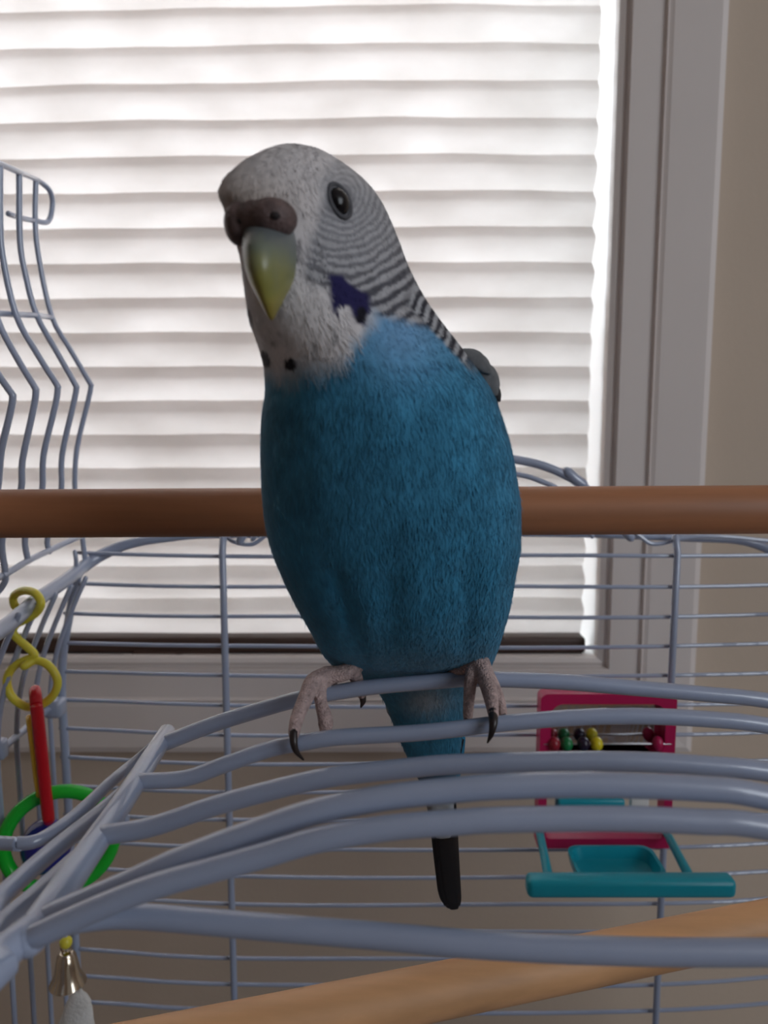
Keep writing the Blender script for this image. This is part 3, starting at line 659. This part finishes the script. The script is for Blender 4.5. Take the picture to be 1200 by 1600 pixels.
# eyes
M_eye = mat('black_eye', (.006, .006, .008), .16, spec=.35); M_ring = mat('grey_eye_skin', (.07, .073, .085), .7, noise=.1, nscale=900, bump=.3, bscale=2500)
xl, xr, Yc, dr, br_, ph = row_at(313)
t1 = surf(531, 313)[2]; t2 = math.radians(2*ph)-t1-.3
for t in (t1, t2):
    p, n, _t = surf(0, 313, t)
    zax = n; xax = np.cross([0, 0, 1.], zax); xax /= np.linalg.norm(xax); yax = np.cross(zax, xax); Rm = np.stack([xax, yax, zax], 1)
    e = MB().ball(p-n*.0010, (.0024, .0026, .0022), 24, 16, Rm).build('eye', M_eye, bird)
    pts = [p - n*.0001 + .0026*math.cos(a)*xax + .0029*math.sin(a)*yax for a in np.linspace(0, 2*math.pi, 25)[:-1]]
    MB().tube(pts, .00042, 10, closed=True).build('eye_ring', M_ring, e)
# beak
def loft(rows, seg=32, ph=0.):
    m = MB(); V = []
    for (y, xl, xr, Yc, dr, br_) in rows:
        cx, hw = (xl+xr)/2, (xr-xl)/2; c = P(cx, y, Yc); k = Yc/F/ray(cx, y)[1]
        for j in range(seg):
            t = 2*math.pi*j/seg; cs = math.cos(t-ph); V.append((c[0]+hw*k*math.sin(t), c[1]-(dr if cs > 0 else br_)*cs, c[2]))
    n = len(rows); Fc = [(i*seg+k, i*seg+(k+1) % seg, (i+1)*seg+(k+1) % seg, (i+1)*seg+k) for i in range(n-1) for k in range(seg)]
    Fc += [tuple(range(seg))[::-1], tuple(range((n-1)*seg, n*seg))]
    return m.add(V, Fc)
def dense(rows, st=3):
    A = np.array(rows, float); y = np.arange(A[0, 0], A[-1, 0]+.1, st); return [tuple([yy]+[mono(np.array([yy]), A[:, 0], A[:, k])[0] for k in range(1, A.shape[1])]) for yy in y]
def beak_mat():
    m = bpy.data.materials.new('horn_beak'); m.use_nodes = True; nt = m.node_tree; b = nt.nodes['Principled BSDF']; b.inputs['Roughness'].default_value = .32
    tc = nt.nodes.new('ShaderNodeTexCoord'); sx = nt.nodes.new('ShaderNodeSeparateXYZ'); nt.links.new(tc.outputs['Generated'], sx.inputs[0])
    n = nt.nodes.new('ShaderNodeTexNoise'); n.inputs['Scale'].default_value = 3; nt.links.new(tc.outputs['Generated'], n.inputs['Vector'])
    ad = nt.nodes.new('ShaderNodeMath'); ad.operation = 'MULTIPLY_ADD'; ad.inputs[1].default_value = .35; nt.links.new(n.outputs[0], ad.inputs[0]); nt.links.new(sx.outputs[2], ad.inputs[2])
    r = nt.nodes.new('ShaderNodeValToRGB'); el = r.color_ramp.elements
    el[0].position = .12; el[0].color = (.36, .27, .04, 1); el[1].position = 1.05; el[1].color = (.13, .15, .155, 1)
    q = el.new(.45); q.color = (.29, .28, .065, 1); q = el.new(.78); q.color = (.16, .19, .14, 1)
    nt.links.new(ad.outputs[0], r.inputs[0]); nt.links.new(r.outputs[0], b.inputs['Base Color'])
    return m
M_beak = beak_mat()
bk = dense([(356, 388, 458, .1275, .0036, .004), (368, 384, 461, .1265, .0056, .004), (384, 384, 462, .1252, .0072, .0045), (402, 385, 462, .1240, .0080, .0045), (425, 388, 460, .1230, .0078, .004), (445, 394, 454, .1225, .0070, .0035), (460, 401, 446, .1222, .0058, .003), (478, 410, 437, .1222, .0042, .0022), (490, 416, 431, .1225, .0026, .0016), (498, 420, 427, .1230, .0012, .0009), (501, 422.5, 425, .1233, .0004, .0004)], 3)
beak = loft(bk, 40, math.radians(-14)).build('upper_beak', M_beak, bird)
lb_ = dense([(428, 398, 456, .1305, .0030, .003), (445, 400, 458, .1295, .0042, .003), (470, 408, 450, .1290, .0042, .003), (488, 418, 438, .1292, .0028, .002), (493, 424, 432, .1294, .0008, .0008)], 4)
loft(lb_, 24).build('lower_beak', mat('lower_beak_horn', (.22, .20, .12), .45, noise=.1), bird)
# cere with nostrils
M_cere = mat('brown_cere', (.115, .078, .075), .6, noise=.3, nscale=500, bump=.35, bscale=1600)
cr = MB(); cA = P(425, 342, .1238); cL = P(374, 350, .1265)
cr.ball(cA, (.0040, .0043, .0031), 28, 18); cr.ball(cL, (.0024, .0040, .0034), 24, 16); cr.ball(P(398, 340, .1245), (.0028, .0034, .0026), 24, 16)
cere = cr.build('cere', M_cere, bird)
md = cere.modifiers.new('r', 'REMESH'); md.mode = 'VOXEL'; md.voxel_size = .00035; md.use_smooth_shade = True
md = cere.modifiers.new('s', 'SMOOTH'); md.iterations = 6
M_nos = mat('nostril_dark', (.02, .014, .016), .8)
for c_, yo in ((P(430, 337, .1199), 0), (P(378, 345, .1229), 0)): MB().ball(c_, (.0008, .0007, .0006), 12, 8).build('nostril', M_nos, cere)
# folded wings on the back
M_wing = attr_mat('wing_plumage', .8, .2)
def wing(sd):
    # surface following the body's flank and back, from shoulder to wing tip
    m = MB(); V = []; Cc = []; ys = np.arange(548, 1181, 5.0); U = 40
    for y in ys:
        xl, xr, Yc, dr, br_, ph = row_at(min(y, 985)); cx, hw = (xl+xr)/2, (xr-xl)/2; f = (y-548)/(1180-548)
        if y > 985: Yc = Yc + (y-985)*.00021
        c = P(cx, y, Yc); k = Yc/F/ray(cx, y)[1]; shr = 1 if y < 985 else 1-.72*(y-985)/195
        fr_edge = math.radians((100 if sd > 0 else 116) + 30*ss(.0, .55, f) + 14*f); bk_edge = math.radians(176)
        if f < .06: fr_edge = math.radians((100 if sd > 0 else 116) + 55*(1-f/.06))
        for u in range(U+1):
            t = (fr_edge+(bk_edge-fr_edge)*u/U)*sd; thick = (.0004+.0016*math.sin(math.pi*min(1, u/U*1.0))**.5*math.sin(math.pi*min(1, f*1.0+.06))**.5 + .0008*(1-f))*float(ss(0, .10, np.array(f)))
            sx_ = math.sin(t); cy_ = -math.cos(t); L_ = math.hypot(sx_, cy_)
            V.append((c[0]+(hw*k*shr+thick*.8)*sx_, c[1]+(br_+thick)*cy_*1.0, c[2]))
            sc = math.sin(y/7.5+2.2*math.sin(u/U*11)); s2 = ss(-.25, .25, np.array(sc)); g_ = np.array((.30, .31, .32))*(1-s2)+np.array((.025, .026, .03))*s2
            if u < 3: g_ = np.array((.10, .105, .11))
            if f > .62: g_ = np.array((.06, .065, .075)) if (u//4) % 2 else np.array((.22, .23, .24))
            Cc.append((*g_, 1))
    n = U+1; nv = len(V); Fc = [(i*n+k, i*n+k+1, (i+1)*n+k+1, (i+1)*n+k) for i in range(len(ys)-1) for k in range(U)]
    me = bpy.data.meshes.new('wing'); me.from_pydata(V, [], Fc); me.update()
    for p in me.polygons: p.use_smooth = True
    a_ = me.color_attributes.new('plumage', 'FLOAT_COLOR', 'POINT'); a_.data.foreach_set('color', np.array(Cc, np.float32).reshape(-1))
    me.materials.append(M_wing); o = bpy.data.objects.new('wing', me); C.objects.link(o); put(o, bird)
    s = o.modifiers.new('thick', 'SOLIDIFY'); s.thickness = .0011; s.offset = -1 if sd > 0 else 1
    return o
wings = [wing(1), wing(-1)]
# loose covert feathers at the shoulder
M_fgrey = mat('grey_covert', (.16, .165, .17), .8, noise=.25, nscale=500); M_fblk = mat('black_flight_feather', (.005, .005, .007), .6, noise=.2, nscale=300)
def feather(name, pts, wid, m_, parent, nrm=(0, -1, 0), curve=.15):
    pts, wd = smooth([np.array(p, float) for p in pts], wid, 6); V = []; nrm = np.array(nrm, float)
    for i, p in enumerate(pts):
        d = pts[min(i+1, len(pts)-1)]-pts[max(i-1, 0)]; s = np.cross(d, nrm); s /= np.linalg.norm(s)+1e-12; nn = np.cross(s, d); nn /= np.linalg.norm(nn)+1e-12
        for u in (-1, -.5, 0, .5, 1): V.append(p+s*wd[i]*u-nn*wd[i]*curve*u*u)
    Fc = [(i*5+k, i*5+k+1, i*5+k+6, i*5+k+5) for i in range(len(pts)-1) for k in range(4)]
    o = MB().add(V, Fc).build(name, m_, parent); s = o.modifiers.new('t', 'SOLIDIFY'); s.thickness = .0003; s.offset = 0; return o
for pp, Y, m_, w_ in (([(722, 548), (742, 560), (768, 584)], .1500, M_fgrey, .0016), ([(735, 562), (758, 586), (776, 618)], .1505, M_fgrey, .0022), ([(752, 582), (770, 606), (781, 628)], .1512, M_fblk, .0011), ([(726, 550), (748, 560), (766, 572)], .1515, M_fgrey, .0010)):
    feather('covert_feather', smooth([P(x, y, Y) for x, y in pp], [1]*3, 3)[0], [w_*q for q in (.3, .6, .85, 1, .95, .7, .1)], m_, wings[0])
# tail
M_tblue = mat('blue_tail_feather', (.02, .20, .36), .7, noise=.25, nscale=300); M_twh = mat('pale_tail_feather', (.34, .38, .42), .8, noise=.2, nscale=400)
def tailf(name, pp, wid, m_): return feather(name, [P(x, y, Y) for x, y, Y in pp], wid, m_, bird, (0, -.8, -.5))
tailf('tail_feather', [(682, 1130, .2060), (690, 1200, .2130), (697, 1300, .2220), (706, 1404, .2330), (710, 1421, .2350)], [.0030, .0036, .0036, .0031, .0012], M_fblk)
tailf('tail_feather', [(676, 1130, .2065), (684, 1200, .2135), (690, 1300, .2225), (698, 1392, .2320), (701, 1415, .2345)], [.0030, .0036, .0033, .0029, .0014], M_fblk)
tailf('tail_feather', [(672, 1120, .2010), (680, 1190, .2085), (688, 1260, .2150), (692, 1296, .2186), (693, 1310, .2199)], [.0050, .0052, .0040, .0032, .0020], M_twh)
tailf('tail_feather', [(650, 1100, .2010), (662, 1160, .2060), (674, 1210, .2105), (683, 1262, .2155)], [.0050, .0052, .0036, .0006], M_tblue)
tailf('tail_feather', [(700, 1100, .2015), (705, 1160, .2065), (704, 1210, .2110), (700, 1262, .2160)], [.0040, .0040, .0030, .0006], M_tblue)
tailf('tail_feather', [(716, 1120, .2040), (716, 1150, .2060), (713, 1178, .2080), (709, 1192, .2095)], [.0012, .0018, .0013, .0002], M_fblk)
tailf('tail_feather', [(604, 1085, .1990), (612, 1112, .2005), (624, 1140, .2030)], [.0008, .0013, .0002], M_twh)
# feet
M_skin = mat('pink_grey_scaly_skin', (.50, .37, .35), .65, noise=.3, nscale=700, bump=.7, bscale=2200); M_claw = mat('dark_claw', (.025, .018, .018), .35, noise=.3, nscale=300)
def foot(tubes, claws):
    m = MB()
    for pts, r in tubes: m.tube([P(x, y, Y) for x, y, Y in pts], r, 14, res=4)
    o = m.build('foot', M_skin, bird)
    q = o.modifiers.new('r', 'REMESH'); q.mode = 'VOXEL'; q.voxel_size = .00028; q.use_smooth_shade = True
    q = o.modifiers.new('s', 'SMOOTH'); q.iterations = 4
    for pts, r in claws: MB().tube([P(x, y, Y) for x, y, Y in pts], r, 12, res=4).build('claw', M_claw, o)
foot([([(566, 1010, .1800), (560, 1036, .1730), (538, 1051, .1680), (508, 1055, .1665)], [.0026, .0019, .0019, .0021]),
      ([(512, 1054, .1668), (490, 1066, .1635), (478, 1090, .1590), (466, 1117, .1535), (460, 1140, .1495), (459, 1152, .1480)], [.0020, .0021, .0017, .0015, .0013, .0010]),
      ([(514, 1058, .1668), (500, 1070, .1646), (501, 1095, .1620), (507, 1118, .1595), (509, 1132, .1580), (508, 1146, .1570)], [.0019, .0018, .0014, .0016, .0017, .0011]),
      ([(548, 1046, .1690), (556, 1058, .1730), (562, 1075, .1735), (566, 1088, .1725)], [.0018, .0016, .0013, .0010]),
      ([(530, 1050, .1680), (520, 1062, .1730), (518, 1082, .1735)], [.0016, .0014, .0010])],
     [([(459, 1144, .1485), (459, 1160, .1472), (463, 1174, .1470), (474, 1187, .1474)], [.0009, .0008, .0006, .0002]),
      ([(508, 1142, .1572), (506, 1152, .1565), (503, 1162, .1562)], [.0009, .0007, .0002]),
      ([(566, 1086, .1726), (567, 1096, .1722), (564, 1105, .1718)], [.0009, .0007, .0002])])
foot([([(735, 1010, .1690), (742, 1030, .1685), (748, 1040, .1670)], [.0026, .0024, .0022]),
      ([(742, 1040, .1672), (736, 1060, .1645), (733, 1090, .1620), (731, 1120, .1590)], [.0018, .0015, .0013, .0011]),
      ([(750, 1036, .1668), (760, 1062, .1625), (767, 1090, .1560), (771, 1118, .1492)], [.0023, .0020, .0016, .0011]),
      ([(756, 1045, .1675), (770, 1070, .1650), (780, 1096, .1620), (785, 1113, .1600)], [.0017, .0015, .0014, .0011]),
      ([(740, 1036, .1685), (716, 1046, .1700), (700, 1052, .1735)], [.0018, .0014, .0010])],
     [([(770, 1112, .1502), (771, 1128, .1476), (768, 1146, .1468), (762, 1160, .1470)], [.0010, .0009, .0006, .0002]),
      ([(731, 1118, .1592), (730, 1126, .1585), (731, 1134, .1580)], [.0009, .0007, .0002]),
      ([(785, 1110, .1602), (786, 1118, .1595), (785, 1126, .1590)], [.0009, .0007, .0002])])
